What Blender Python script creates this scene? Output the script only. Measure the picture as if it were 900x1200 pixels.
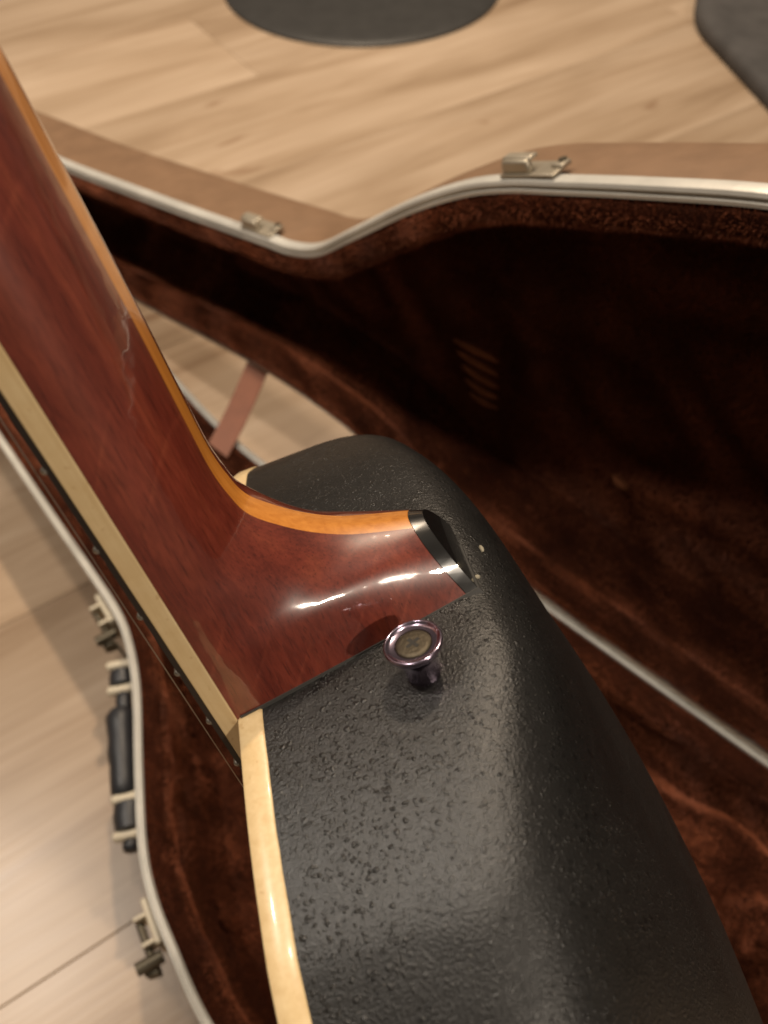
import bpy, bmesh, math, random
import numpy as np
from mathutils import Vector, Matrix, noise

for o in list(bpy.data.objects):
    bpy.data.objects.remove(o)
SC = bpy.context.scene
COL = SC.collection
RND = random.Random(7)

# ------------------------------------------------------------------ camera
CAM_H = 0.73
cam_d = bpy.data.cameras.new('camera')
cam_d.sensor_fit = 'VERTICAL'
cam_d.lens = 26.0
cam_d.sensor_height = 31.2
cam_d.clip_start = 0.01
cam_d.clip_end = 60
cam_d.dof.use_dof = True
cam_d.dof.focus_distance = 0.232
cam_d.dof.aperture_fstop = 26.0 / 2.3
cam = bpy.data.objects.new('camera', cam_d)
cam.location = (0, 0, CAM_H)
cam.rotation_euler = (math.radians(37.5), 0, 0)
COL.objects.link(cam)
SC.camera = cam

# ------------------------------------------------------------------ light
world = bpy.data.worlds.new('World')
SC.world = world
world.use_nodes = True
bg = world.node_tree.nodes['Background']
bg.inputs[0].default_value = (1.0, 0.80, 0.62, 1)
bg.inputs[1].default_value = 0.10


def ceiling_or_fill_lamp(name, loc, power, size, color):
    l = bpy.data.lights.new(name, 'AREA')
    l.shape = 'DISK'
    l.size = size
    l.energy = power
    l.color = color
    o = bpy.data.objects.new(name, l)
    o.location = loc
    COL.objects.link(o)
    return o


ceiling_or_fill_lamp('ceiling_or_fill_lamp', (-0.09, 0.42, 2.4), 15, 0.16, (1.0, 0.86, 0.70))  # added overhead fill, not a lamp of the room
ceiling_or_fill_lamp('ceiling_or_fill_lamp', (-1.25, 0.60, 2.4), 26, 0.13, (1.0, 0.90, 0.78))
ceiling_or_fill_lamp('ceiling_or_fill_lamp', (1.45, -1.25, 2.4), 44, 0.15, (1.0, 0.86, 0.70))
ceiling_or_fill_lamp('ceiling_or_fill_lamp', (0.00, 1.90, 2.4), 46, 0.12, (1.0, 0.80, 0.59))  # added light beyond the lid, brightens the far floor

SC.view_settings.view_transform = 'Standard'
SC.view_settings.look = 'None'
SC.view_settings.exposure = 0.12
SC.view_settings.gamma = 1.0


# ------------------------------------------------------------------ helpers
def tag(o, label=None, cat=None, group=None, kind=None):
    if label: o['label'] = label
    if cat: o['category'] = cat
    if group: o['group'] = group
    if kind: o['kind'] = kind
    return o


def empty(name, loc=(0, 0, 0), rz=0.0):
    o = bpy.data.objects.new(name, None)
    o.empty_display_size = 0.05
    o.location = loc
    o.rotation_euler = (0, 0, rz)
    COL.objects.link(o)
    return o


def from_bm(name, bm, mat, parent=None, smooth=True, angle=40, bevel=0.0, sharp=True):
    bmesh.ops.recalc_face_normals(bm, faces=bm.faces[:])
    me = bpy.data.meshes.new(name)
    bm.to_mesh(me)
    bm.free()
    for p in me.polygons:
        p.use_smooth = smooth
    if smooth and sharp:
        me.set_sharp_from_angle(angle=math.radians(angle))
    if mat: me.materials.append(mat)
    o = bpy.data.objects.new(name, me)
    COL.objects.link(o)
    if parent: o.parent = parent
    if bevel:
        b = o.modifiers.new('bevel', 'BEVEL')
        b.width = bevel
        b.segments = 2
        b.limit_method = 'ANGLE'
        b.angle_limit = math.radians(40)
    return o


def mk(name, verts, faces, mat, parent=None, **kw):
    bm = bmesh.new()
    vs = [bm.verts.new(v) for v in verts]
    for f in faces:
        try:
            bm.faces.new([vs[i] for i in f])
        except ValueError:
            pass
    return from_bm(name, bm, mat, parent, **kw)


def box_bm(bm, c, size, mat4=None):
    r = bmesh.ops.create_cube(bm, size=1.0)
    for v in r['verts']:
        v.co = Vector((v.co.x * size[0], v.co.y * size[1], v.co.z * size[2])) + Vector(c)
        if mat4 is not None:
            v.co = mat4 @ v.co
    return r['verts']


def tube(bm, pts, radii, seg=12, squash=(1, 1), up=Vector((0, 0, 1))):
    """sweep a circle along pts, closed ends"""
    pts = [Vector(p) for p in pts]
    if not isinstance(radii, (list, tuple)): radii = [radii] * len(pts)
    rings = []
    for i, p in enumerate(pts):
        t = (pts[min(i + 1, len(pts) - 1)] - pts[max(i - 1, 0)]).normalized()
        u = up - t * up.dot(t)
        if u.length < 1e-4: u = Vector((1, 0, 0)) - t * t.x
        u.normalize()
        w = t.cross(u)
        rings.append([bm.verts.new(p + (u * math.cos(a) * squash[0] + w * math.sin(a) * squash[1]) * radii[i])
                      for a in [2 * math.pi * k / seg for k in range(seg)]])
    for i in range(len(rings) - 1):
        for k in range(seg):
            bm.faces.new([rings[i][k], rings[i][(k + 1) % seg], rings[i + 1][(k + 1) % seg], rings[i + 1][k]])
    bm.faces.new(rings[0][::-1])
    bm.faces.new(rings[-1])


def lathe(bm, prof, M, seg=48):
    rings = []
    for r, z in prof:
        if r < 1e-7:
            rings.append([bm.verts.new(M @ Vector((0, 0, z)))])
        else:
            rings.append([bm.verts.new(M @ Vector((r * math.cos(2 * math.pi * k / seg), r * math.sin(2 * math.pi * k / seg), z)))
                          for k in range(seg)])
    for a, b in zip(rings[:-1], rings[1:]):
        for k in range(seg):
            k2 = (k + 1) % seg
            if len(a) == 1 and len(b) == 1: continue
            if len(a) == 1: bm.faces.new([a[0], b[k], b[k2]])
            elif len(b) == 1: bm.faces.new([a[k], a[k2], b[0]])
            else: bm.faces.new([a[k], a[k2], b[k2], b[k]])


def axis_matrix(p, axis, hint=(0, 0, 1)):
    z = Vector(axis).normalized()
    x = Vector(hint) - z * Vector(hint).dot(z)
    x.normalize()
    y = z.cross(x)
    M = Matrix((x, y, z)).transposed().to_4x4()
    M.translation = Vector(p)
    return M


def catmull(P, N=12):
    n = len(P)
    out = []
    for i in range(n):
        a, b, c, d = [Vector(P[(i + k) % n]) for k in (-1, 0, 1, 2)]
        for k in range(N):
            t = k / N
            out.append(0.5 * ((2 * b) + (c - a) * t + (2 * a - 5 * b + 4 * c - d) * t * t + (-a + 3 * b - 3 * c + d) * t ** 3))
    return out


def resample(P, n):
    L = [0]
    m = len(P)
    for i in range(m):
        L.append(L[-1] + (P[(i + 1) % m] - P[i]).length)
    out = []
    j = 0
    for k in range(n):
        t = L[-1] * k / n
        while L[j + 1] < t: j += 1
        f = (t - L[j]) / max(L[j + 1] - L[j], 1e-9)
        out.append(P[j].lerp(P[(j + 1) % m], f))
    return out


def interp(tab, x):
    if x <= tab[0][0]: return tab[0][1]
    for (x0, y0), (x1, y1) in zip(tab[:-1], tab[1:]):
        if x <= x1:
            return y0 + (y1 - y0) * (x - x0) / (x1 - x0)
    return tab[-1][1]


def sm_interp(tab, x):
    n = len(tab)
    if x <= tab[0][0]: return tab[0][1]
    if x >= tab[-1][0]: return tab[-1][1]
    for i in range(n - 1):
        if x <= tab[i + 1][0]:
            break
    x0, y0 = tab[i]; x1, y1 = tab[i + 1]
    def slope(k):
        if k <= 0 or k >= n - 1: return 0.0
        return (tab[k + 1][1] - tab[k - 1][1]) / (tab[k + 1][0] - tab[k - 1][0])
    h = x1 - x0; t = (x - x0) / h
    m0, m1 = slope(i) * h, slope(i + 1) * h
    return (2*t**3 - 3*t*t + 1)*y0 + (t**3 - 2*t*t + t)*m0 + (-2*t**3 + 3*t*t)*y1 + (t**3 - t*t)*m1


# ------------------------------------------------------------------ materials
class NT:
    def __init__(self, name):
        self.m = bpy.data.materials.new(name)
        self.m.use_nodes = True
        self.t = self.m.node_tree
        self.b = self.t.nodes['Principled BSDF']
        self.out = self.t.nodes['Material Output']

    def n(self, typ, **kw):
        nd = self.t.nodes.new(typ)
        for k, v in kw.items():
            if k.startswith('i_'):
                key = k[2:].replace('_', ' ')
                if key.isdigit(): key = int(key)
                nd.inputs[key].default_value = v
            else:
                setattr(nd, k, v)
        return nd

    def l(self, a, b):
        self.t.links.new(a, b)

    def coord(self, scale=(1, 1, 1), kind='Object', rot=(0, 0, 0)):
        tc = self.n('ShaderNodeTexCoord')
        mp = self.n('ShaderNodeMapping')
        mp.inputs['Scale'].default_value = scale
        mp.inputs['Rotation'].default_value = rot
        self.l(tc.outputs[kind], mp.inputs['Vector'])
        return mp.outputs['Vector']

    def noise(self, vec, scale, detail=4, rough=0.55, dist=0.0):
        nd = self.n('ShaderNodeTexNoise')
        nd.inputs['Scale'].default_value = scale
        nd.inputs['Detail'].default_value = detail
        nd.inputs['Roughness'].default_value = rough
        nd.inputs['Distortion'].default_value = dist
        if vec is not None: self.l(vec, nd.inputs['Vector'])
        return nd

    def ramp(self, fac, stops, interp='LINEAR'):
        r = self.n('ShaderNodeValToRGB')
        r.color_ramp.interpolation = interp
        el = r.color_ramp.elements
        while len(el) < len(stops): el.new(0.5)
        for e, (p, c) in zip(el, stops):
            e.position = p
            e.color = c if len(c) == 4 else (*c, 1)
        self.l(fac, r.inputs[0])
        return r.outputs[0]

    def mix(self, a, b, fac, blend='MIX'):
        m = self.n('ShaderNodeMix', data_type='RGBA', blend_type=blend)
        for sock, v in ((m.inputs['A'] if False else m.inputs[6], a), (m.inputs[7], b), (m.inputs[0], fac)):
            if hasattr(v, 'links') or isinstance(v, bpy.types.NodeSocket): self.l(v, sock)
            else: sock.default_value = v if not isinstance(v, tuple) or len(v) == 4 else (*v, 1)
        return m.outputs[2]

    def math(self, op, a, b=None, c=None):
        m = self.n('ShaderNodeMath', operation=op)
        for i, v in enumerate((a, b, c)):
            if v is None: continue
            if isinstance(v, bpy.types.NodeSocket): self.l(v, m.inputs[i])
            else: m.inputs[i].default_value = v
        return m.outputs[0]

    def bump(self, h, strength=0.3, dist=0.001, prev=None):
        b = self.n('ShaderNodeBump')
        b.inputs['Strength'].default_value = strength
        b.inputs['Distance'].default_value = dist
        self.l(h, b.inputs['Height'])
        if prev is not None: self.l(prev, b.inputs['Normal'])
        return b.outputs[0]

    def set(self, **kw):
        for k, v in kw.items():
            s = self.b.inputs[k.replace('_', ' ')]
            if isinstance(v, bpy.types.NodeSocket): self.l(v, s)
            elif isinstance(v, tuple) and len(v) == 3 and s.type == 'RGBA': s.default_value = (*v, 1)
            else: s.default_value = v
        return self.m


def mat_floor():
    t = NT('oak_laminate')
    oi = t.n('ShaderNodeObjectInfo')
    add = t.n('ShaderNodeVectorMath', operation='MULTIPLY_ADD')
    t.l(t.coord(), add.inputs[0])
    add.inputs[1].default_value = (1, 1, 1)
    rv = t.n('ShaderNodeCombineXYZ')
    r10 = t.math('MULTIPLY', oi.outputs['Random'], 37.0)
    t.l(r10, rv.inputs[0]); t.l(r10, rv.inputs[1])
    t.l(rv.outputs[0], add.inputs[2])
    mp = t.n('ShaderNodeMapping'); mp.inputs['Scale'].default_value = (0.8, 8, 1)
    t.l(add.outputs[0], mp.inputs['Vector'])
    g1 = t.noise(mp.outputs[0], 1.6, 6, 0.6, 0.9)
    mp2 = t.n('ShaderNodeMapping'); mp2.inputs['Scale'].default_value = (3, 110, 1)
    t.l(add.outputs[0], mp2.inputs['Vector'])
    g2 = t.noise(mp2.outputs[0], 2.0, 3, 0.6, 0.2)
    mp3 = t.n('ShaderNodeMapping'); mp3.inputs['Scale'].default_value = (1.0, 3.2, 1)
    t.l(add.outputs[0], mp3.inputs['Vector'])
    g3 = t.noise(mp3.outputs[0], 2.2, 3, 0.5, 0.4)
    kn = t.noise(mp3.outputs[0], 6.0, 2, 0.5, 0.8)
    c1 = t.ramp(g1.outputs[0], [(0.30, (0.32, 0.226, 0.148)), (0.47, (0.445, 0.338, 0.240)), (0.66, (0.53, 0.420, 0.315))])
    c2 = t.ramp(g2.outputs[0], [(0.30, (0.80, 0.76, 0.72)), (0.55, (1, 1, 1)), (0.8, (1.05, 1.04, 1.02))])
    c = t.mix(c1, c2, 0.5, 'MULTIPLY')
    c3 = t.ramp(g3.outputs[0], [(0.35, (0.82, 0.78, 0.73)), (0.65, (1.06, 1.05, 1.04))])
    c = t.mix(c, c3, 0.8, 'MULTIPLY')
    ck = t.ramp(kn.outputs[0], [(0.0, (1, 1, 1)), (0.70, (1, 1, 1)), (0.78, (0.55, 0.42, 0.33))])
    c = t.mix(c, ck, 0.7, 'MULTIPLY')
    tone = t.ramp(oi.outputs['Random'], [(0, (0.78, 0.75, 0.72)), (1, (1.12, 1.11, 1.10))])
    c = t.mix(c, tone, 0.85, 'MULTIPLY')
    h = t.math('MULTIPLY_ADD', g2.outputs[0], 0.6, g1.outputs[0])
    t.set(Base_Color=c, Roughness=t.math('MULTIPLY_ADD', g1.outputs[0], 0.2, 0.22), Normal=t.bump(h, 0.25, 0.0006))
    return t.m


def mat_simple(name, col, rough, metal=0.0, bump=0.0, bscale=400, var=0.0, coat=0.0, **kw):
    t = NT(name)
    v = t.coord()
    nz = t.noise(v, bscale, 4, 0.6)
    lo = t.noise(v, bscale * 0.06 + 3, 3, 0.6)
    dark = tuple(c * (1 - var) for c in col); lite = tuple(min(1, c * (1 + var)) for c in col)
    c = t.ramp(lo.outputs[0], [(0.3, dark), (0.7, lite)])
    t.set(Base_Color=c, Metallic=metal, Roughness=t.math('MULTIPLY_ADD', lo.outputs[0], 0.16, rough - 0.08))
    if bump: t.set(Normal=t.bump(nz.outputs[0], bump, 0.0006))
    if coat: t.set(Coat_Weight=coat, Coat_Roughness=0.05)
    t.set(**kw)
    return t.m


def mat_plush(name, base, fuzz):
    t = NT(name)
    v = t.coord()
    b = t.noise(v, 55, 4, 0.7, 0.4)
    fzz = t.noise(v, 900, 3, 0.7)
    c = t.ramp(b.outputs[0], [(0.3, tuple(x * 0.6 for x in base)), (0.7, tuple(x * 1.3 for x in base))])
    t.set(Base_Color=c, Roughness=0.95, Sheen_Weight=0.1, Sheen_Roughness=0.4, Normal=t.bump(fzz.outputs[0], 0.7, 0.0012))
    t.b.inputs['Sheen Tint'].default_value = (*fuzz, 1)
    t.b.inputs['Specular IOR Level'].default_value = 0.1
    return t.m


def mat_fibre(name, lo, hi):
    t = NT(name)
    v = t.coord()
    a = t.noise(v, 14, 4, 0.6, 0.8)
    c = t.ramp(a.outputs[0], [(0.3, lo), (0.7, hi)])
    t.set(Base_Color=c, Roughness=0.62)
    t.b.inputs['Specular IOR Level'].default_value = 0.35
    return t.m


def mat_neck():
    t = NT('lacquered_mahogany')
    v = t.coord((1, 1, 1))
    def vec(scale, rot=(0, 0, 0)):
        mp = t.n('ShaderNodeMapping'); mp.inputs['Scale'].default_value = scale; mp.inputs['Rotation'].default_value = rot
        t.l(v, mp.inputs['Vector']); return mp.outputs[0]
    g = t.noise(vec((5, 60, 60)), 2.0, 5, 0.6, 0.3)
    fine = t.noise(vec((95, 620, 620)), 1.5, 4, 0.65, 0.2)
    pores = t.noise(vec((110, 1500, 1500)), 1.3, 2, 0.5)
    cloud = t.noise(v, 28, 3, 0.5)
    wv = t.n('ShaderNodeTexWave', wave_type='RINGS', rings_direction='X', wave_profile='SAW')
    wv.inputs['Scale'].default_value = 30; wv.inputs['Distortion'].default_value = 1.6
    wv.inputs['Detail'].default_value = 2; wv.inputs['Detail Scale'].default_value = 0.5
    off = t.n('ShaderNodeVectorMath', operation='ADD'); off.inputs[1].default_value = (0, 0.05, 0.075)
    t.l(vec((1, 1, 1), (0.25, 0.50, 0.42)), off.inputs[0]); t.l(off.outputs[0], wv.inputs['Vector'])
    c = t.ramp(g.outputs[0], [(0.28, (0.115, 0.0190, 0.0120)), (0.5, (0.172, 0.0310, 0.0175)), (0.75, (0.235, 0.052, 0.026))])
    c = t.mix(c, t.ramp(cloud.outputs[0], [(0.35, (0.82, 0.78, 0.76)), (0.65, (1.12, 1.1, 1.1))]), 0.8, 'MULTIPLY')
    c = t.mix(c, t.ramp(fine.outputs[0], [(0.35, (0.72, 0.66, 0.64)), (0.62, (1.16, 1.16, 1.14))]), 0.75, 'MULTIPLY')
    c = t.mix(c, t.ramp(wv.outputs[0], [(0.0, (1, 1, 1)), (0.88, (0.96, 0.95, 0.95)), (0.965, (1.5, 1.8, 1.7)), (1.0, (1, 1, 1))]), t.math('MULTIPLY', t.ramp(cloud.outputs[0], [(0.45, (0, 0, 0)), (0.6, (1, 1, 1))]), 0.45), 'MULTIPLY')
    c = t.mix(c, t.ramp(pores.outputs[0], [(0.33, (0.30, 0.25, 0.25)), (0.42, (1, 1, 1))]), 0.5, 'MULTIPLY')
    und = t.noise(v, 85, 2, 0.5)
    smear = t.noise(vec((50, 25, 40)), 1.0, 4, 0.6, 1.2)
    t.set(Base_Color=c, Roughness=0.35, Coat_Weight=1.0,
          Coat_Roughness=t.ramp(smear.outputs[0], [(0.45, (0.04, 0.04, 0.04)), (0.62, (0.13, 0.13, 0.13))]),
          Coat_Normal=t.bump(und.outputs[0], 0.24, 0.0014))
    return t.m


def mat_strip_wood(name, a, b, coat=1.0, wear=0.0):
    t = NT(name)
    v = t.coord((12, 200, 200))
    g = t.noise(v, 2.5, 5, 0.6, 0.3)
    c = t.ramp(g.outputs[0], [(0.3, a), (0.7, b)])
    if wear:
        v2 = t.coord()
        st = t.noise(v2, 90, 4, 0.65, 0.4)
        sp = t.noise(v2, 420, 2, 0.5)
        c = t.mix(c, t.ramp(st.outputs[0], [(0.35, (0.80, 0.70, 0.55)), (0.55, (1, 1, 1))]), wear, 'MULTIPLY')
        c = t.mix(c, t.ramp(sp.outputs[0], [(0.27, (0.55, 0.38, 0.22)), (0.33, (1, 1, 1))]), wear, 'MULTIPLY')
        t.set(Normal=t.bump(st.outputs[0], 0.2, 0.0006))
    t.set(Base_Color=c, Roughness=0.35, Coat_Weight=coat, Coat_Roughness=0.06)
    return t.m


def mat_bowl():
    t = NT('pebbled_black_bowl')
    v = t.coord()
    warp = t.noise(v, 500, 2, 0.5)
    add = t.n('ShaderNodeVectorMath', operation='MULTIPLY_ADD')
    t.l(warp.outputs['Color'], add.inputs[0]); add.inputs[1].default_value = (0.0016,) * 3; t.l(v, add.inputs[2])
    def domes(scale, thr, rad):
        vo = t.n('ShaderNodeTexVoronoi', feature='F1')
        vo.inputs['Scale'].default_value = scale
        t.l(add.outputs[0], vo.inputs['Vector'])
        sp = t.n('ShaderNodeSeparateColor'); t.l(vo.outputs['Color'], sp.inputs[0])
        r = t.math('MULTIPLY_ADD', sp.outputs[1], rad, 0.08)
        dm = t.math('MAXIMUM', t.math('SUBTRACT', r, vo.outputs['Distance']), 0.0)
        return t.math('MULTIPLY', t.math('SQRT', dm), t.math('GREATER_THAN', sp.outputs[0], thr))
    peb = t.math('ADD', domes(680, 0.30, 0.42), t.math('MULTIPLY', domes(1150, 0.35, 0.42), 0.6))
    pv = t.n('ShaderNodeTexVoronoi', feature='F1')
    pv.inputs['Scale'].default_value = 560
    t.l(add.outputs[0], pv.inputs['Vector'])
    sep = t.n('ShaderNodeSeparateColor'); t.l(pv.outputs['Color'], sep.inputs[0])
    pitsize = t.math('MULTIPLY', t.math('GREATER_THAN', sep.outputs[0], 0.55), t.math('MULTIPLY', sep.outputs[1], 0.50))
    pit = t.math('LESS_THAN', pv.outputs['Distance'], pitsize)
    n2 = t.noise(v, 1500, 3, 0.6)
    n3 = t.noise(v, 330, 4, 0.6)
    big = t.noise(v, 70, 2, 0.5)
    patch = t.noise(v, 26, 3, 0.55, 0.4)
    amt = t.ramp(patch.outputs[0], [(0.38, (0.30, 0.30, 0.30)), (0.58, (1, 1, 1))])
    h = t.math('MULTIPLY', t.math('MULTIPLY_ADD', n3.outputs[0], 0.20, peb), amt)
    h = t.math('ADD', h, t.math('MULTIPLY', n2.outputs[0], 0.35))
    h = t.math('ADD', h, t.math('MULTIPLY', big.outputs[0], 0.5))
    h = t.math('SUBTRACT', h, t.math('MULTIPLY', pit, 0.8))
    c = t.ramp(patch.outputs[0], [(0.3, (0.0085, 0.0082, 0.0079)), (0.7, (0.0130, 0.0125, 0.0119))])
    c = t.mix(c, (0.004, 0.004, 0.004, 1), t.math('MULTIPLY', pit, 0.75))
    dust = t.noise(v, 1100, 1, 0.4)
    c = t.mix(c, (0.10, 0.095, 0.085, 1), t.ramp(dust.outputs[0], [(0.74, (0, 0, 0)), (0.80, (0.7, 0.7, 0.7))]))
    rough = t.math('MULTIPLY_ADD', n3.outputs[0], 0.14, t.math('MULTIPLY_ADD', patch.outputs[0], 0.12, 0.22))
    t.set(Base_Color=c, Roughness=rough, Normal=t.bump(h, 1.0, 0.00052))
    t.b.inputs['Specular IOR Level'].default_value = 0.5
    return t.m


M_FLOOR = mat_floor()
M_SUB = mat_simple('floor_gap', (0.20, 0.14, 0.09), 0.8)
M_PLUSH = mat_plush('brown_plush', (0.030, 0.0075, 0.003), (1.0, 0.38, 0.18))
M_FIBRE = mat_fibre('plush_fibre', (0.10, 0.0245, 0.010), (0.42, 0.124, 0.052))
M_FIBRE_GLINT = mat_fibre('glint_fibre', (0.30, 0.12, 0.06), (0.42, 0.19, 0.10))  # lighter fibre to go with the painted light streaks
M_GLINT_TUFT = mat_plush('glint_and_tuft_plush', (0.21, 0.077, 0.035), (1.0, 0.5, 0.28))  # paler plush: reflected light put into the colour of the streaks; also the tuft
M_SHELL = mat_simple('brown_case_shell', (0.20, 0.115, 0.062), 0.5, bump=0.5, bscale=700, var=0.10)
M_RIM = mat_simple('pale_aluminium_rim', (0.55, 0.53, 0.48), 0.40, metal=0.25, var=0.14, bscale=320, bump=0.15)
M_METAL = mat_simple('dull_nickel', (0.42, 0.37, 0.29), 0.42, metal=0.7, var=0.12)
M_DARKMETAL = mat_simple('tarnished_metal', (0.10, 0.085, 0.06), 0.45, metal=0.7, var=0.2)
M_IVORY = mat_simple('ivory_plate', (0.62, 0.55, 0.42), 0.45, var=0.06)
M_GRIP = mat_simple('dark_blue_grey_grip', (0.019, 0.020, 0.024), 0.42, bump=0.3, bscale=500, var=0.15)
M_LEATHER = mat_simple('brown_leather_strap', (0.30, 0.12, 0.07), 0.6, bump=0.3, bscale=700, var=0.1)
M_NECK = mat_neck()
M_MAPLE = mat_strip_wood('amber_maple', (0.52, 0.18, 0.024), (0.70, 0.28, 0.050), 0.55)
M_BINDING = mat_strip_wood('cream_binding', (0.60, 0.44, 0.23), (0.69, 0.53, 0.30), 0.12, 0.28)
M_EBONY = mat_simple('dark_fingerboard', (0.018, 0.012, 0.009), 0.5, bump=0.2, bscale=300, var=0.2)
M_BLACK = mat_simple('gloss_black_cap', (0.011, 0.011, 0.011), 0.22, coat=1.0)
M_BOWL = mat_bowl()
M_GASKET = mat_simple('grey_gasket', (0.045, 0.043, 0.040), 0.6)
M_SPRUCE = mat_strip_wood('spruce_top', (0.5, 0.32, 0.15), (0.62, 0.42, 0.22))
M_CHROME = mat_simple('purple_tinged_chrome', (0.40, 0.33, 0.43), 0.18, metal=1.0, var=0.08, bscale=120)
M_BRASS = mat_simple('dirty_brass', (0.085, 0.070, 0.048), 0.5, metal=0.85, var=0.3, bump=0.4, bscale=900)
M_SLOT = mat_simple('dark_slot', (0.020, 0.017, 0.013), 0.8)
M_FRET = mat_simple('worn_fret', (0.22, 0.20, 0.17), 0.45, metal=0.9)
M_STEEL = mat_simple('string_steel', (0.40, 0.37, 0.33), 0.38, metal=1.0)
M_SPECK = mat_simple('dried_glue', (0.30, 0.27, 0.20), 0.6, var=0.15)
M_DISC = mat_simple('dark_grey_plate', (0.035, 0.034, 0.033), 0.5, bump=0.15, bscale=500, var=0.08)
M_MATTE = mat_simple('charcoal_foam', (0.062, 0.058, 0.057), 0.85, bump=0.9, bscale=260, var=0.25)

# ------------------------------------------------------------------ floor
floor = mk('floor', [(-3, -2.5, -0.012), (4, -2.5, -0.012), (4, 4.5, -0.012), (-3, 4.5, -0.012)], [(0, 1, 2, 3)], M_SUB, smooth=False)
tag(floor, kind='structure')
PA = math.radians(34)
pu = Vector((math.cos(PA), math.sin(PA))); pn = Vector((-pu.y, pu.x))
seams = [-1.44, -1.16, -0.88, -0.60, -0.32, -0.04, 0.238, 0.557, 0.837, 1.117, 1.40, 1.68, 1.96, 2.24, 2.52, 2.80, 3.08]
starts = [-0.62, 0.31, -0.20, 0.55, -0.41, 0.12, 0.44, -0.35, 0.20, 0.10, 0.675, 0.02, -0.6, 0.37, -0.1, 0.5]
PL = 1.38
plank_mesh = {}
for i in range(len(seams) - 1):
    w = seams[i + 1] - seams[i]
    key = round(w, 3)
    if key not in plank_mesh:
        bm = bmesh.new()
        box_bm(bm, (0, 0, -0.006), (PL - 0.0006, w - 0.0006, 0.012))
        bmesh.ops.bevel(bm, geom=[e for e in bm.edges if all(v.co.z > -0.001 for v in e.verts)], offset=0.0006, segments=1, affect='EDGES')
        bmesh.ops.recalc_face_normals(bm, faces=bm.faces[:])
        me = bpy.data.meshes.new('plank'); bm.to_mesh(me); bm.free(); me.materials.append(M_FLOOR)
        plank_mesh[key] = me
    k0 = starts[i] - PL * 3
    for j in range(6):
        a0 = k0 + j * PL
        if a0 > 3.2 or a0 + PL < -2.2: continue
        c = pu * (a0 + PL / 2) + pn * (seams[i] + w / 2)
        o = bpy.data.objects.new('plank', plank_mesh[key])
        COL.objects.link(o)
        o.parent = floor
        o.location = (c.x, c.y, 0.0)
        o.rotation_euler = (0, 0, PA)

# ------------------------------------------------------------------ guitar case
ZR = 0.115
H0 = (0.136, 0.377)
CASE_RZ = math.atan2(-0.672, 0.741)
case = empty('guitar_case', (H0[0], H0[1], 0), CASE_RZ)
tag(case, 'open brown hard guitar case with rust brown plush lining and pale metal rim', 'guitar case')
TH = math.radians(87)
CT, ST = math.cos(TH), math.sin(TH)


def base_pt(s, d, z): return Vector((s, -d, z))


def lid_pt(s, u, h): return Vector((s, -(u * CT - h * ST), ZR + 0.002 + u * ST + h * CT))


tail = [(0.14, 0.402), (0.22, 0.405), (0.33, 0.425), (0.42, 0.40), (0.47, 0.32), (0.485, 0.2), (0.47, 0.08), (0.42, 0.015), (0.33, 0.0),
        (0.2, 0.0), (0.1, 0.0), (0.0, 0.0), (-0.08, 0.004), (-0.145, 0.020), (-0.20, 0.042), (-0.25, 0.052), (-0.348, 0.050), (-0.53, 0.022),
        (-0.70, 0.000), (-0.80, 0.000), (-0.84, 0.025)]
out_base = [(-0.85, 0.075), (-0.83, 0.13), (-0.78, 0.155), (-0.60, 0.189), (-0.498, 0.208), (-0.385, 0.228), (-0.308, 0.241), (-0.265, 0.249),
            (-0.235, 0.259), (-0.195, 0.281), (-0.139, 0.322), (-0.092, 0.355), (-0.06, 0.371), (-0.029, 0.381), (0.02, 0.394), (0.08, 0.399)] + tail
out_lid = [(-0.85, 0.07), (-0.83, 0.11), (-0.78, 0.133), (-0.60, 0.160), (-0.49, 0.180), (-0.39, 0.199), (-0.302, 0.217), (-0.272, 0.223),
           (-0.241, 0.237), (-0.205, 0.267), (-0.15, 0.314), (-0.11, 0.343), (-0.08, 0.359), (-0.05, 0.371), (-0.003, 0.389), (0.057, 0.410), (0.13, 0.428)] + [(0.22, 0.44), (0.33, 0.445)] + tail[3:]
NO = 420


def prep(P):
    P = resample(catmull([Vector(p) for p in P], 14), NO)
    n = len(P)
    area = sum(P[i].x * P[(i + 1) % n].y - P[(i + 1) % n].x * P[i].y for i in range(n))
    sgn = 1 if area > 0 else -1
    N = []
    for i in range(n):
        t = (P[(i + 2) % n] - P[(i - 2) % n]).normalized()
        N.append(Vector((-t.y, t.x)) * sgn)
    return P, N


OB, NB = prep(out_base)
OL, NL = prep(out_lid)


def loft(name, O, N, prof, fn, mat, parent, closed_prof=False, cap_end=False, jit=None, **kw):
    n = len(O)
    verts = []; faces = []
    for k, (o, z) in enumerate(prof):
        for i in range(n):
            oo, zz = o, z
            if jit:
                do, dz = jit(k, O[i], o, z)
                oo += do; zz += dz
            p = O[i] + N[i] * oo
            verts.append(fn(p.x, p.y, zz))
    K = len(prof)
    for k in range(K if closed_prof else K - 1):
        k2 = (k + 1) % K
        for i in range(n):
            i2 = (i + 1) % n
            faces.append((k * n + i, k * n + i2, k2 * n + i2, k2 * n + i))
    if cap_end:
        faces.append(tuple((K - 1) * n + i for i in range(n)))
    return mk(name, verts, faces, mat, parent, **kw)


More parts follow.
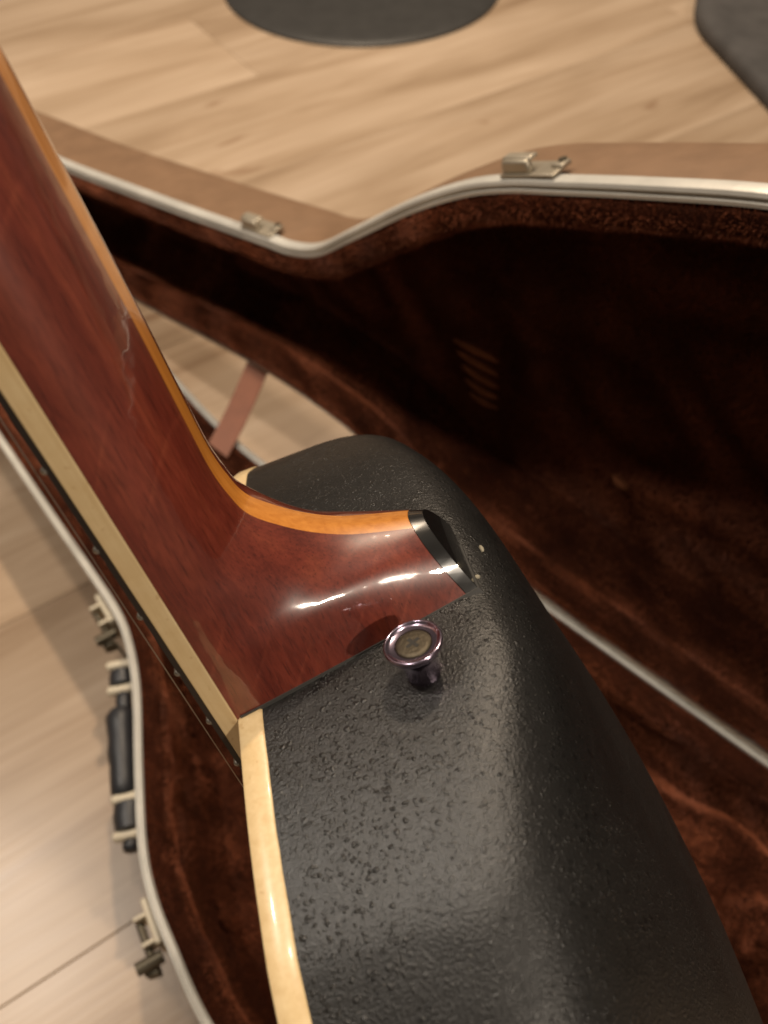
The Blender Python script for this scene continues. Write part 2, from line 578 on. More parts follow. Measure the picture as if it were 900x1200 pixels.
shell_prof = [(0.0, 0.0)] + [(0.002 + 0.0, -0.03), (0.003, -0.07)]
base_shell = loft('base_shell', OB, NB,
                  [(0.0005, ZR - 0.003), (0.001, ZR - 0.02), (0.003, ZR - 0.06), (0.006, 0.03), (0.010, 0.012), (0.018, 0.003), (0.030, 0.0005)],
                  base_pt, M_SHELL, case, cap_end=True)
loft('rim', OB, NB, [(-0.0014, ZR - 0.009), (-0.0014, ZR - 0.002), (-0.0006, ZR - 0.0004), (0.0010, ZR), (0.0020, ZR - 0.0014), (0.0030, ZR - 0.0014),
                     (0.0040, ZR), (0.0052, ZR - 0.0008), (0.0052, ZR - 0.010)], base_pt, M_RIM, base_shell, angle=28)


def plush_jit(amp, zamp, f=28.0, seed=0.0):
    def j(k, p, o, z):
        if k < 1: return 0.0, 0.0
        q = Vector((p.x * f + seed, p.y * f, z * f * 2 + k * 0.3))
        a = noise.noise(q) + 0.5 * noise.noise(q * 2.3)
        b = noise.noise(q + Vector((31, 7, 3)))
        return amp * a, zamp * b
    return j


base_prof = [(0.0050, ZR - 0.004), (0.0075, ZR - 0.0028), (0.0125, ZR - 0.0024), (0.0180, ZR - 0.0050), (0.0215, ZR - 0.0120), (0.0205, ZR - 0.024), (0.0175, ZR - 0.038),
             (0.0175, ZR - 0.055), (0.0205, 0.047), (0.027, 0.038), (0.040, 0.031), (0.052, 0.028)]
base_lin = loft('lining', OB, NB, base_prof, base_pt, M_PLUSH, base_shell, jit=plush_jit(0.0034, 0.0022, 24))


def inside(poly, x, y):
    r = False
    n = len(poly)
    j = n - 1
    for i in range(n):
        xi, yi = poly[i]; xj, yj = poly[j]
        if (yi > y) != (yj > y) and x < (xj - xi) * (y - yi) / (yj - yi) + xi: r = not r
        j = i
    return r


def fbm(x, y, seed=0.0):
    v = 0; a = 1.0; f = 1.0
    for k in range(4):
        v += a * noise.noise(Vector((x * f, y * f, seed + k * 5.1)))
        a *= 0.5; f *= 2.1
    return v


# padded floor of the base: soft crumpled plush
G = 0.005
ridges = [([(0.10, 0.085), (0.14, 0.065), (0.161, 0.057), (0.199, 0.044), (0.233, 0.040), (0.27, 0.045), (0.32, 0.06)], 0.011, 0.026),
          ([(0.30, 0.095), (0.29, 0.113), (0.27, 0.116), (0.254, 0.105), (0.253, 0.088), (0.265, 0.078), (0.282, 0.076), (0.30, 0.085)], 0.009, 0.024),
          ([(0.12, 0.13), (0.16, 0.11), (0.20, 0.10), (0.235, 0.105)], 0.012, 0.018),
          ([(-0.28, 0.19), (-0.233, 0.224), (-0.163, 0.258), (-0.103, 0.282), (-0.039, 0.295), (0.03, 0.30)], 0.010, 0.022),
          ([(-0.20, 0.21), (-0.15, 0.225), (-0.10, 0.235)], 0.010, 0.014),
          ([(-0.45, 0.15), (-0.36, 0.175), (-0.29, 0.185)], 0.012, 0.018)]


def ridge_h(s, d):
    z = 0.0
    for pts, w, amp in ridges:
        best = 1e9
        for (x0, y0), (x1, y1) in zip(pts[:-1], pts[1:]):
            if abs(s - (x0 + x1) / 2) > 0.09 or abs(d - (y0 + y1) / 2) > 0.09: continue
            t = max(0, min(1, ((s - x0) * (x1 - x0) + (d - y0) * (y1 - y0)) / ((x1 - x0) ** 2 + (y1 - y0) ** 2)))
            best = min(best, math.hypot(s - x0 - t * (x1 - x0), d - y0 - t * (y1 - y0)))
        if best < 0.06:
            z = max(z, 0.85 * amp * math.exp(-(best / (1.5 * w)) ** 2))
    return z


poly = [tuple(OB[i] + NB[i] * 0.030) for i in range(0, NO, 3)]
bm = bmesh.new()
grid = {}
nx, ny = int(1.36 / G), int(0.46 / G)
for i in range(nx):
    s = -0.86 + i * G
    for j in range(ny):
        d = -0.02 + j * G
        if not inside(poly, s, d): continue
        q = fbm(s * 9, d * 9, 2.0)
        w2 = noise.noise(Vector((s * 6, d * 6, 9.0)))
        fold = math.exp(-((noise.noise(Vector((s * 7 + 3, d * 7, 4.0)))) / 0.12) ** 2)
        z = 0.033 + 0.008 * q + 0.012 * fold * (0.5 + w2) + ridge_h(s + 0.006 * w2, d + 0.006 * q) * (1 + 0.35 * q)
        grid[(i, j)] = bm.verts.new(base_pt(s, d, z))
for (i, j), v in grid.items():
    q = [grid.get(k) for k in ((i, j), (i + 1, j), (i + 1, j + 1), (i, j + 1))]
    if all(q): bm.faces.new(q)
base_pad = from_bm('padding', bm, M_PLUSH, base_shell, sharp=False)

LD = 0.075
lid_shell = loft('lid_shell', OL, NL,
                 [(0.0005, 0.003), (0.001, 0.02), (0.003, LD * 0.6), (0.006, LD - 0.014), (0.011, LD - 0.006), (0.02, LD - 0.001), (0.034, LD)],
                 lid_pt, M_SHELL, case, cap_end=True)
loft('rim', OL, NL, [(-0.0014, 0.008), (-0.0015, 0.002), (-0.0008, 0.0003), (0.0010, -0.0004), (0.0017, 0.0014), (0.0030, 0.0014),
                     (0.0037, -0.0008), (0.0056, -0.0008), (0.0058, 0.007)], lid_pt, M_RIM, lid_shell, angle=28)
lid_prof = [(0.0056, 0.003), (0.0080, -0.0012), (0.0135, -0.0026), (0.0195, -0.0018), (0.0245, 0.003), (0.0255, 0.010), (0.0225, 0.018), (0.0170, 0.025), (0.0150, 0.034), (0.0170, 0.042), (0.0225, 0.047),
            (0.0275, 0.052), (0.0310, 0.058), (0.0340, 0.063), (0.0400, LD - 0.006)]
lid_lin = loft('lining', OL, NL, lid_prof, lid_pt, M_PLUSH, lid_shell, cap_end=True, jit=plush_jit(0.0016, 0.0010, 34, 5.0))

# streaks of reflected light on the lid back, modelled as lighter plush ridges
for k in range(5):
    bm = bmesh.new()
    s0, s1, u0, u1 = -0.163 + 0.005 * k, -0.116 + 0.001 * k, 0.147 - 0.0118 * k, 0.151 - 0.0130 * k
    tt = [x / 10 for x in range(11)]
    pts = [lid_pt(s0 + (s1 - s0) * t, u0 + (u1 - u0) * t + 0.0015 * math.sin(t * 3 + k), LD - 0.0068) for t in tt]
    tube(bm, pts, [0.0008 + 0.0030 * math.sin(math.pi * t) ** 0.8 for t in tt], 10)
    rg = from_bm('glint_ridge', bm, M_GLINT_TUFT, lid_shell, sharp=False)
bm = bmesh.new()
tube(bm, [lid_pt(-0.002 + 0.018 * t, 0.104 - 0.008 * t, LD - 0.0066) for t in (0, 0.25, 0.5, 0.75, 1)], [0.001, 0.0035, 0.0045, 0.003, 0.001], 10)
from_bm('plush_tuft', bm, M_GLINT_TUFT, lid_shell, sharp=False)

def pile(name, src, count, length, parent, mat, seed, lean=0.6):
    """short plush fibres standing on a lining mesh: far too many to count, one object"""
    rng = np.random.default_rng(seed)
    me = src.data
    me.calc_loop_triangles()
    nt = len(me.loop_triangles)
    tri = np.empty(nt * 3, np.int32); me.loop_triangles.foreach_get('vertices', tri); tri = tri.reshape(-1, 3)
    co = np.empty(len(me.vertices) * 3, np.float32); me.vertices.foreach_get('co', co); co = co.reshape(-1, 3)
    A, B, C = co[tri[:, 0]], co[tri[:, 1]], co[tri[:, 2]]
    keep = ((A[:, 0] > -0.72) & (A[:, 0] < 0.42)) | ((C[:, 0] > -0.72) & (C[:, 0] < 0.42)) | (np.linalg.norm(B - A, axis=1) > 0.1)
    A, B, C = A[keep], B[keep], C[keep]
    cr = np.cross(B - A, C - A); ar = np.linalg.norm(cr, axis=1); ok = ar > 1e-12
    A, B, C, cr, ar = A[ok], B[ok], C[ok], cr[ok], ar[ok]
    N = cr / ar[:, None]
    idx = rng.choice(len(ar), size=count, p=ar / ar.sum())
    u, v = rng.random(count), rng.random(count)
    f = u + v > 1; u[f] = 1 - u[f]; v[f] = 1 - v[f]
    P = A[idx] + (B - A)[idx] * u[:, None] + (C - A)[idx] * v[:, None]
    n = N[idx]
    # combed direction wanders slowly over the cloth
    ph = 3.0 * np.sin(P[:, 0] * 23 + 2.0 * np.sin(P[:, 1] * 31)) + 2.5 * np.sin(P[:, 2] * 37 + P[:, 0] * 17 + seed) + 1.7 * np.sin(P[:, 1] * 53 - P[:, 2] * 29)
    ref = np.where(np.abs(n[:, 2:3]) > 0.9, np.array([[1.0, 0, 0]]), np.array([[0, 0, 1.0]]))
    t1 = np.cross(n, ref); t1 /= np.linalg.norm(t1, axis=1)[:, None]
    t2 = np.cross(n, t1)
    d = n + lean * (t1 * np.cos(ph)[:, None] + t2 * np.sin(ph)[:, None]) + rng.normal(size=(count, 3)) * 0.28
    d /= np.linalg.norm(d, axis=1)[:, None]
    L = length * rng.uniform(0.6, 1.25, count)
    side = np.cross(d, rng.normal(size=(count, 3))); side /= np.linalg.norm(side, axis=1)[:, None]
    w = 0.00021 * rng.uniform(0.7, 1.3, count)
    V = np.empty((count, 3, 3), np.float32)
    V[:, 0] = P - n * 0.0004 - side * w[:, None]; V[:, 1] = P - n * 0.0004 + side * w[:, None]; V[:, 2] = P + d * L[:, None]
    m2 = bpy.data.meshes.new(name)
    m2.vertices.add(count * 3); m2.vertices.foreach_set('co', V.ravel())
    m2.loops.add(count * 3); m2.loops.foreach_set('vertex_index', np.arange(count * 3, dtype=np.int32))
    m2.polygons.add(count)
    m2.polygons.foreach_set('loop_start', np.arange(0, count * 3, 3, dtype=np.int32))
    m2.polygons.foreach_set('loop_total', np.full(count, 3, np.int32))
    m2.update(calc_edges=True)
    m2.materials.append(mat)
    o = bpy.data.objects.new(name, m2)
    COL.objects.link(o)
    o.parent = parent
    tag(o, kind='stuff')
    return o


pile('plush_pile', lid_lin, 680000, 0.0027, lid_shell, M_FIBRE, 3)
pile('plush_pile', base_lin, 300000, 0.0028, base_shell, M_FIBRE, 4)
pile('plush_pile', base_pad, 380000, 0.0030, base_shell, M_FIBRE, 5)

# stay strap between lid and base at the neck
bm = bmesh.new()
pa = lid_pt(-0.352, 0.046, 0.010); pb = base_pt(-0.335, 0.072, ZR - 0.004)
wv = Vector((1, 0, 0)) * 0.0135
vs = []
for t in [x / 10 for x in range(11)]:
    p = pa.lerp(pb, t) + Vector((0, 0, -0.004 * math.sin(math.pi * t)))
    vs.append([bm.verts.new(p + wv * sx + Vector((0, 0, dz))) for sx, dz in ((-1, 0), (1, 0), (1, 0.0022), (-1, 0.0022))])
for a, b in zip(vs[:-1], vs[1:]):
    for k in range(4): bm.faces.new([a[k], a[(k + 1) % 4], b[(k + 1) % 4], b[k]])
bm.faces.new(vs[0]); bm.faces.new(vs[-1][::-1])
from_bm('stay_strap', bm, M_LEATHER, case)


def outline_frame(O, N, s, free=True):
    best = None
    for i in range(NO):
        if free and O[i].y < 0.15: continue
        e = abs(O[i].x - s)
        if best is None or e < best[0]: best = (e, i)
    i = best[1]
    t = (O[(i + 3) % NO] - O[(i - 3) % NO]).normalized()
    if t.x < 0: t = -t
    return O[i], t, -N[i]


def local_mapper(O, N, s, fn):
    p, t, n = outline_frame(O, N, s)
    def f(v):   # v = (along, outwards, height)
        q = p + t * v[0] + n * v[1]
        return fn(q.x, q.y, v[2])
    return f


def mapped_box(name, f, c, size, mat, parent, bevel=0.0008, taper=1.0):
    bm = bmesh.new()
    vs = box_bm(bm, (0, 0, 0), size)
    for v in vs:
        co = v.co.copy()
        if taper != 1.0 and co.y > 0: co.x *= taper
        v.co = f((co.x + c[0], co.y + c[1], co.z + c[2]))
    return from_bm(name, bm, mat, parent, bevel=bevel)


def mapped_tube(name, f, pts, r, mat, parent, seg=12):
    bm = bmesh.new()
    tube(bm, [f(p) for p in pts], r, seg, up=Vector((0.3, 0.2, 1)))
    return from_bm(name, bm, mat, parent)


# draw latches on the free side of the base
for s, dz in ((-0.275, 0.0), (-0.050, 0.0)):
    f = local_mapper(OB, NB, s, base_pt)
    plate = mapped_box('latch', f, (-0.004, 0.0045, ZR - 0.024), (0.032, 0.005, 0.030), M_IVORY, case, 0.0015)
    mapped_box('cheek', f, (-0.010, 0.0095, ZR - 0.020), (0.003, 0.012, 0.020), M_IVORY, plate)
    mapped_box('cheek', f, (0.008, 0.0095, ZR - 0.020), (0.003, 0.012, 0.020), M_IVORY, plate)
    mapped_tube('pivot', f, [(-0.012, 0.013, ZR - 0.018), (0.014, 0.013, ZR - 0.018)], 0.0028, M_DARKMETAL, plate)
    mapped_box('lever', f, (0.019, 0.016, ZR - 0.026), (0.016, 0.010, 0.012), M_DARKMETAL, plate, 0.002, 0.7)
    mapped_tube('roller', f, [(0.018, 0.006, ZR - 0.018), (0.018, 0.024, ZR - 0.018)], 0.0045, M_DARKMETAL, plate)
    if s > -0.1: continue
    mapped_tube('wire_hook', f, [(0.020, 0.014, ZR - 0.016), (0.028, 0.011, ZR - 0.020), (0.036, 0.009, ZR - 0.030), (0.040, 0.009, ZR - 0.036)], 0.0014, M_DARKMETAL, plate, 8)

# matching catches on the free edge of the lid
for s in (-0.314, -0.073):
    f = local_mapper(OL, NL, s, lid_pt)
    f0 = f
    f = lambda v, f0=f0: f0((v[0] * 0.74, v[1] * 0.8, v[2] * 0.8))
    plate = mapped_box('catch', f, (0.006, 0.0033, 0.0120), (0.048, 0.0022, 0.021), M_METAL, case, 0.0006)
    mapped_box('cleat', f, (-0.004, 0.0085, 0.0060), (0.026, 0.009, 0.006), M_METAL, plate, 0.0015, 0.9)
    mapped_box('cleat_lip', f, (-0.004, 0.0125, 0.0105), (0.026, 0.003, 0.009), M_METAL, plate, 0.001)
    mapped_box('tab', f, (0.026, 0.0050, 0.0160), (0.010, 0.003, 0.010), M_METAL, plate, 0.0008)
    mapped_tube('rivet', f, [(0.026, 0.005, 0.0185), (0.026, 0.0076, 0.0185)], 0.0024, M_DARKMETAL, plate)

# carrying handle between the latches
pA, tA, nA = outline_frame(OB, NB, -0.222)
pB, tB, nB = outline_frame(OB, NB, -0.108)
ht = (pB - pA).normalized(); hn = Vector((ht.y, -ht.x))
if hn.dot(nA) < 0: hn = -hn
HL = (pB - pA).length


def hf(v):
    q = pA + ht * (v[0] * HL) + hn * v[1]
    return base_pt(q.x, q.y, v[2])


ZH = ZR - 0.034
bm = bmesh.new()
prof = [(0.235, 0.004), (0.24, 0.0075), (0.28, 0.0105), (0.34, 0.0100), (0.42, 0.0092), (0.50, 0.0100), (0.58, 0.0088), (0.66, 0.0090), (0.72, 0.0088), (0.745, 0.0070), (0.75, 0.004)]
tube(bm, [hf((t, 0.015, ZH)) for t, r in prof], [r * 1.2 for t, r in prof], 20)
handle = from_bm('handle', bm, M_GRIP, case)
for (t0, t1, r) in ((-0.01, 0.10, 0.0105), (0.135, 0.245, 0.0062), (0.79, 0.95, 0.0115), (0.985, 1.05, 0.006)):
    bm = bmesh.new()
    tube(bm, [hf((t0, 0.012, ZH)), hf((t0 + 0.012, 0.012, ZH)), hf(((t0 + t1) / 2, 0.0125, ZH)), hf((t1 - 0.012, 0.012, ZH)), hf((t1, 0.012, ZH))],
         [r * 0.75, r, r * 1.06, r, r * 0.7], 16)
    from_bm('end_sleeve', bm, M_GRIP, handle)
for t in (-0.045, 0.118, 0.768, 0.967):
    bm = bmesh.new()
    p0, p1 = hf((t, -0.002, ZH + 0.003)), hf((t, 0.024, ZH + 0.003))
    tube(bm, [p0, p0.lerp(p1, 0.5), p0.lerp(p1, 0.9), p1], [0.0045, 0.004, 0.0042, 0.003], 12)
    from_bm('mount_post', bm, M_IVORY, handle)

# ------------------------------------------------------------------ guitar
GM = Matrix(((0.3163, 0.1606, -0.935), (-0.2787, -0.9263, -0.2534), (-0.9068, 0.3407, -0.2482)))
q = GM.to_quaternion()
TAIL = 0.503
g_org = Vector((-0.04026, 0.11189, CAM_H - 0.20045))
guitar = bpy.data.objects.new('guitar', None)
guitar.empty_display_size = 0.05
guitar.rotation_mode = 'QUATERNION'
guitar.rotation_quaternion = q
guitar.location = g_org + q @ Vector((TAIL, 0, 0))
COL.objects.link(guitar)
tag(guitar, 'round backed guitar with pebbled black bowl and glossy red brown neck standing in the case', 'guitar')


def G3(x, y, z):    # millimetres from the neck joint -> metres from the tail
    return Vector((x * 0.001 - TAIL, y * 0.001, z * 0.001))


half = [(0, 0), (0, 29), (1.5, 56), (5, 76), (10, 91), (27, 118), (62, 142), (110, 150), (165, 139), (215, 127), (265, 136), (320, 172), (380, 196),
        (435, 188), (478, 140), (498, 70), (503, 0)]
gout = catmull([Vector(p) for p in half] + [Vector((x, -y)) for x, y in half[-2:0:-1]], 10)
gout = [Vector((p.x + 0.078 * p.y * math.exp(-p.x / 150), p.y)) for p in gout]
BQ = dict(D0=87.6, D1=0.075, nf=5.497, ns=2.572, xc=267.6, bl=-13.2, bx=20.3)


def bowl_point(p, l):
    ang = math.atan2(p.y, p.x - BQ['xc'])
    wf = max(0.0, -math.cos(ang)) ** 0.651
    n = BQ['ns'] + (BQ['nf'] - BQ['ns']) * wf + 6.0 * math.exp(-(p.y / 74.2) ** 2) * max(0.0, min(1.0, (260 - p.x) / 100))
    g = max(math.cos(l), 0.0) ** (2 / n); h = math.sin(l) ** (2 / n)
    X = BQ['xc'] + (p.x - BQ['xc']) * g
    D = BQ['D0'] + BQ['D1'] * X + BQ['bl'] * math.exp(-((X - BQ['bx']) / 80) ** 2) - 10.3 * (p.y * g / 100) ** 2
    return Vector((X, p.y * g, -6 - h * D))


gn = resample(gout, 360)
LV = 70
verts, faces = [], []
for k in range(LV):
    l = (k / (LV - 1)) ** 0.8 * math.pi / 2 * 0.9995
    for p in gn:
        v = bowl_point(p, l)
        for c, r, amp in (((9.0, 34.0, -69.0), 15.0, 1.6),):   # moulding unevenness of the shoulder
            e = math.exp(-(v - Vector(c)).length_squared / (r * r))
            v = v + Vector((-0.78, 0.30, -0.55)) * (amp * e)
        verts.append(G3(*v))
n = len(gn)
for k in range(LV - 1):
    for i in range(n):
        faces.append((k * n + i, k * n + (i + 1) % n, (k + 1) * n + (i + 1) % n, (k + 1) * n + i))
faces.append(tuple((LV - 1) * n + i for i in range(n)))
bowl = mk('bowl', verts, faces, M_BOWL, guitar, sharp=False)


def gnormals(P):
    N = []
    m = len(P)
    for i in range(m):
        t = (P[(i + 1) % m] - P[(i - 1) % m]).normalized()
        nn = Vector((-t.y, t.x))
        if nn.dot(Vector((230, 0)) - P[i]) < 0 and abs(P[i].y) > 1: pass
        N.append(nn)
    area = sum(P[i].x * P[(i + 1) % m].y - P[(i + 1) % m].x * P[i].y for i in range(m))
    return N if area > 0 else [-v for v in N]


gN = gnormals(gn)


def g_loft(name, prof, mat, parent, closed=True, jit=0.0):
    verts, faces = [], []
    K = len(prof)
    for k, (o, z) in enumerate(prof):
        for i, p in enumerate(gn):
            jz = jit * noise.noise(Vector((p.x * 0.35, p.y * 0.35, 1.5))) if z < -5 else 0
            qv = p + gN[i] * o
            verts.append(G3(qv.x, qv.y, z + jz))
    for k in range(K if closed else K - 1):
        k2 = (k + 1) % K
        for i in range(n):
            faces.append((k * n + i, k * n + (i + 1) % n, k2 * n + (i + 1) % n, k2 * n + i))
    return mk(name, verts, faces, mat, parent)


g_loft('body_binding', [(-0.5, -0.6), (-0.2, -0.1), (0.4, 0.0), (3.0, 0.0), (3.0, -6.2), (-0.1, -6.3), (-0.5, -5.8)], M_BINDING, guitar, jit=0.15)
top_v = [G3(*(p + gN[i] * 2.9), -0.3) for i, p in enumerate(gn)]
mk('soundboard', top_v, [tuple(range(n))], M_SPRUCE, guitar, smooth=False)


def fret_x(k): return 641.0 * (1 - 2 ** (-k / 12)) - 641.0 * (1 - 2 ** (-14 / 12))


def hw(x): return 28.4 + x * 0.0165


X_NUT = fret_x(0)
Dtab = [(-400, 16.5), (-94, 17.4), (-60, 17.0), (-50, 17.0), (-43, 17.9), (-36, 20.0), (-30, 25.5), (-24.3, 33.0), (-20, 41.5), (-17, 51.0), (-14.3, 61.0), (-8, 82), (0, 112), (14, 165)]
Ptab = [(-400, 2.3), (-60, 2.3), (-45, 2.25), (-32, 1.95), (-20, 1.5), (-10, 1.25), (0, 1.1), (14, 1.08)]
xs = [X_NUT + (-(55) - X_NUT) * i / 50 for i in range(51)] + [-55 + 69 * i / 70 for i in range(1, 71)]
SEG = 64


def hull_bm(xmin=-1e9, grow=0.0):
    bm = bmesh.new()
    rings = []
    for x in xs:
        if x < xmin: continue
        D, p, w = sm_interp(Dtab, x) + grow, sm_interp(Ptab, x), hw(x) + grow
        ring = []
        for k in range(SEG + 1):
            # uneven spacing keeps points near the keel and the edges
            a = math.pi * k / SEG
            c, s = math.cos(a), math.sin(a)
            y = w * math.copysign(abs(c) ** (2 / p), c); z = -D * abs(s) ** (2 / p) if 0 < k < SEG else 0.0
            ring.append(bm.verts.new(G3(x, y, z)))
        rings.append(ring)
    for a, b in zip(rings[:-1], rings[1:]):
        for k in range(SEG):
            bm.faces.new([a[k], a[k + 1], b[k + 1], b[k]])
        bm.faces.new([a[SEG], a[0], b[0], b[SEG]])
    bm.faces.new(rings[0]); bm.faces.new(rings[-1][::-1])
    bmesh.ops.recalc_face_normals(bm, faces=bm.faces[:])
    return bm


def clip(bm, co, no, xmin=-9.0):
    """keep the side opposite to no"""
    ok = lambda vs: all(v.co.x > xmin for v in vs)
    geom = [v for v in bm.verts if ok([v])] + [e for e in bm.edges if ok(e.verts)] + [f for f in bm.faces if ok(f.verts)]
    bmesh.ops.bisect_plane(bm, geom=geom, plane_co=co, plane_no=no, clear_outer=True, dist=1e-7)
    es = [e for e in bm.edges if e.is_boundary]
    if es: bmesh.ops.holes_fill(bm, edges=es, sides=0)
    bmesh.ops.recalc_face_normals(bm, faces=bm.faces[:])


CAPN = Vector((-0.40, 0, -1)).normalized()      # the heel end slopes a little
cap0 = G3(0, 0, -61.3); cap1 = G3(0, 0, -64.7)
SW = 3.6
for name, lo, hi, m in (('neck_wing', SW, None, M_NECK), ('neck_wing', None, -6.0, M_NECK), ('centre_strip', -6.0, SW, M_MAPLE)):
    bm = hull_bm()
    clip(bm, cap0, CAPN, -0.060 - TAIL)
    if lo is not None: clip(bm, G3(0, lo, 0), Vector((0, -1, 0)))
    if hi is not None: clip(bm, G3(0, hi, 0), Vector((0, 1, 0)))
    from_bm(name, bm, m, guitar, angle=50)
bm = hull_bm(-60)
clip(bm, cap1, CAPN)
clip(bm, cap0 + CAPN * 0.00005, -CAPN)
heel_cap = from_bm('heel_cap', bm, M_BLACK, guitar, angle=40, bevel=0.0009)

bm = hull_bm(0.5, 0.45)
clip(bm, cap1 + CAPN * 0.0003, CAPN)
clip(bm, G3(0, 0, -1.0), Vector((0, 0, 1)))
from_bm('heel_gasket', bm, M_GASKET, guitar, angle=40)

# fingerboard, bindings, frets, strings
XE = fret_x(20) + 6


def slab(name, f0, f1, z0, z1, mat, parent, bevel=0.0):
    N = 12
    verts, faces = [], []
    for i in range(N + 1):
        x = X_NUT + (XE - X_NUT) * i / N
        for y, z in ((f0(x), z0), (f1(x), z0), (f1(x), z1), (f0(x), z1)):
            verts.append(G3(x, y, z))
    for i in range(N):
        for k in range(4):
            faces.append((i * 4 + k, i * 4 + (k + 1) % 4, i * 4 + 4 + (k + 1) % 4, i * 4 + 4 + k))
    faces += [(0, 1, 2, 3), tuple(N * 4 + k for k in range(4))]
    return mk(name, verts, faces, mat, parent, bevel=bevel)


slab('fingerboard_core', lambda x: -(hw(x) - 1.6), lambda x: hw(x) - 1.6, 0.05, 4.88, M_EBONY, guitar)
fb = slab('fingerboard', lambda x: -(hw(x) + 0.05), lambda x: hw(x) + 0.05, 4.9, 6.1, M_EBONY, guitar)
slab('side_binding', lambda x: hw(x) - 1.6, lambda x: hw(x) + 0.15, 0.05, 4.88, M_BINDING, fb, 0.0004)
slab('side_binding', lambda x: -hw(x) - 0.15, lambda x: -(hw(x) - 1.6), 0.05, 4.88, M_BINDING, fb, 0.0004)
for k in range(1, 21):
    bm = bmesh.new()
    x = fret_x(k); w = hw(x)
    tube(bm, [G3(x, -w - 0.1, 5.9), G3(x, -w + 0.5, 6.3), G3(x, w - 0.5, 6.3), G3(x, w + 0.1, 5.9)], [0.0004, 0.0009, 0.0009, 0.0004], 12)
    from_bm('fret', bm, M_FRET, fb)
for k in range(6):
    bm = bmesh.new()
    fy = (k - 2.5) / 2.5
    r = 0.00014 + 0.00011 * (5 - k)
    tube(bm, [G3(X_NUT, fy * (hw(X_NUT) - 3.5), 8.0), G3(300, fy * 28.5, 11.5)], r, 8)
    from_bm('string', bm, M_STEEL, guitar)
bm = bmesh.new()
box_bm(bm, G3(X_NUT - 2.4, 0, 3.5), (0.0045, 0.044, 0.009))
from_bm('nut', bm, M_BINDING, guitar, bevel=0.0005)
hs = [(-5, 21.5), (-22, 24), (-45, 38), (-150, 42), (-172, 26), (-180, 0)]
hs = hs + [(x, -y) for x, y in hs[-2::-1]]
verts = [G3(X_NUT + x, y, z + 0.22 * x) for z in (2.0, -13.0) for x, y in hs]
m = len(hs)
mk('headstock', verts, [tuple(range(m)), tuple(range(2 * m - 1, m - 1, -1))] + [(i, (i + 1) % m, m + (i + 1) % m, m + i) for i in range(m)], M_NECK, guitar, smooth=False, bevel=0.0015)
for x, y in [(-60, 30), (-95, 31), (-130, 32), (-60, -30), (-95, -31), (-130, -32)]:
    bm = bmesh.new()
    c = G3(X_NUT + x, y, 0.22 * x - 5)
    sg = math.copysign(1, y)
    tube(bm, [c, c + Vector((0, sg * 0.018, 0)), c + Vector((0, sg * 0.019, 0)), c + Vector((0, sg * 0.032, 0)), c + Vector((0, sg * 0.034, 0))],
         [0.003, 0.003, 0.006, 0.008, 0.005], 12)
    from_bm('tuning_peg', bm, M_CHROME, guitar)

# strap button on the shoulder beside the heel
bp = Vector((3.4, 33.8, -46.2))
BM = axis_matrix(G3(*bp), (-0.99, 0.02, -0.03), (0, 0, 1))
mm = 0.001
bm = bmesh.new()
prof = [(0, -2.0), (4.9, -2.0), (4.9, 0.0), (4.6, 0.8), (4.3, 2.0), (4.2, 4.0), (4.3, 6.0), (4.8, 8.0), (5.7, 9.6), (6.5, 10.6), (6.9, 11.2), (7.05, 11.9), (6.95, 12.4), (6.65, 12.6), (6.35, 12.5), (6.1, 12.15), (5.4, 11.9), (4.5, 11.75), (4.45, 11.2), (0, 11.2)]
lathe(bm, [(r * mm, (z - 1.9) * mm) for r, z in prof], BM)
button = from_bm('strap_button', bm, M_CHROME, guitar, angle=60)
bm = bmesh.new()
prof = [(4.3, 11.0), (4.35, 11.7), (4.0, 12.0), (3.0, 12.1), (1.5, 12.15), (0, 12.15)]
lathe(bm, [(r * mm, (z - 1.9) * mm) for r, z in prof], BM, 32)
screw = from_bm('screw_head', bm, M_BRASS, button, angle=60)
bm = bmesh.new()
for a in (0.5, 0.5 + math.pi / 2):
    box_bm(bm, (0, 0, 0), (0.0036, 0.0009, 0.0003), BM @ Matrix.Translation((0, 0, 10.15 * mm)) @ Matrix.Rotation(a, 4, 'Z'))
from_bm('cross_slot', bm, M_SLOT, screw)


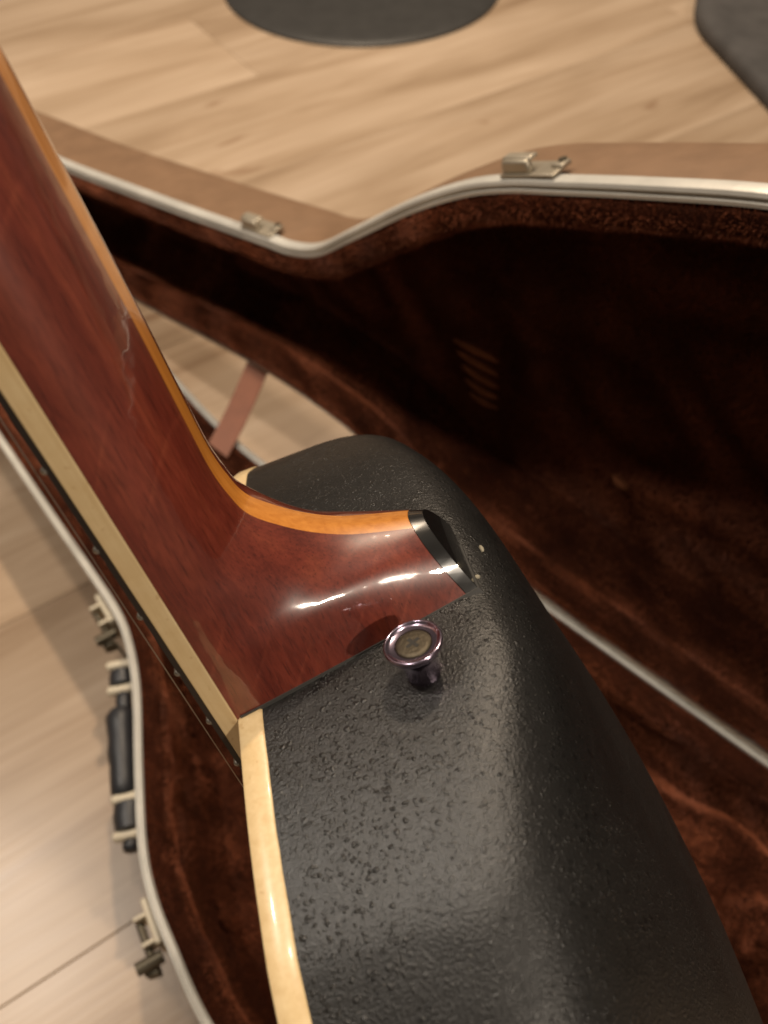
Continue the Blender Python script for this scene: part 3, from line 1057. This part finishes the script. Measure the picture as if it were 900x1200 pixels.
def speck(c, r, squash, mat=M_SPECK, parent=bowl):
    bm = bmesh.new()
    bmesh.ops.create_icosphere(bm, subdivisions=2, radius=1.0)
    for v in bm.verts:
        k = 1 + 0.3 * noise.noise(v.co * 1.7 + Vector(c))
        v.co = G3(c[0] + v.co.x * r * squash[0] * k, c[1] + v.co.y * r * squash[1] * k, c[2] + v.co.z * r * squash[2] * k)
    return from_bm('glue_speck', bm, mat, parent)


speck((3.6, -2.9, -70.2), 1.25, (0.5, 1.2, 0.5))
speck((2.4, 9.2, -66.0), 0.9, (0.8, 0.8, 1.0))

# ------------------------------------------------------------------ things on the floor behind
disc = None
bm = bmesh.new()
R0 = 0.283
prof = [(0, 0.016), (0.05, 0.0155), (0.18, 0.012), (0.262, 0.0085), (0.279, 0.0075), (R0, 0.0045), (R0 - 0.001, 0.0005), (0, 0.0005)]
lathe(bm, prof, Matrix.Translation((-0.045, 1.925, 0)), 96)
disc = from_bm('round_base_plate', bm, M_DISC, None, angle=50)
tag(disc, 'dark grey round base plate lying flat on the wood floor', 'base plate')

# charcoal foam block, rounded corner towards the case
bm = bmesh.new()
bl = [(0.585, 1.72), (0.715, 1.05), (1.70, 1.25), (1.70, 2.70), (0.81, 2.52)]
bl = [Vector(p) for p in bl]
pts = []
for i in range(5):
    a, b, c = bl[i - 1], bl[i], bl[(i + 1) % 5]
    r = 0.07
    p0 = b + (a - b).normalized() * r; p1 = b + (c - b).normalized() * r
    for k in range(9):
        t = k / 8
        pts.append(p0.lerp(b, t).lerp(b.lerp(p1, t), t))
cen = sum(bl, Vector((0, 0))) / 5
HB = 0.032
prof = [(0.004, 0.0005), (0.0, 0.006), (0.0, HB - 0.012), (0.004, HB - 0.004), (0.014, HB)]
rings = []
for o, z in prof:
    rings.append([bm.verts.new((*(p + (cen - p).normalized() * o), z)) for p in pts])
for a, b in zip(rings[:-1], rings[1:]):
    for k in range(len(pts)):
        k2 = (k + 1) % len(pts)
        bm.faces.new([a[k], a[k2], b[k2], b[k]])
bm.faces.new(rings[-1])
blk = from_bm('floor_cushion', bm, M_MATTE, None, angle=60)
tag(blk, 'charcoal textured slab cushion with rounded corner on the floor behind the case', 'cushion')
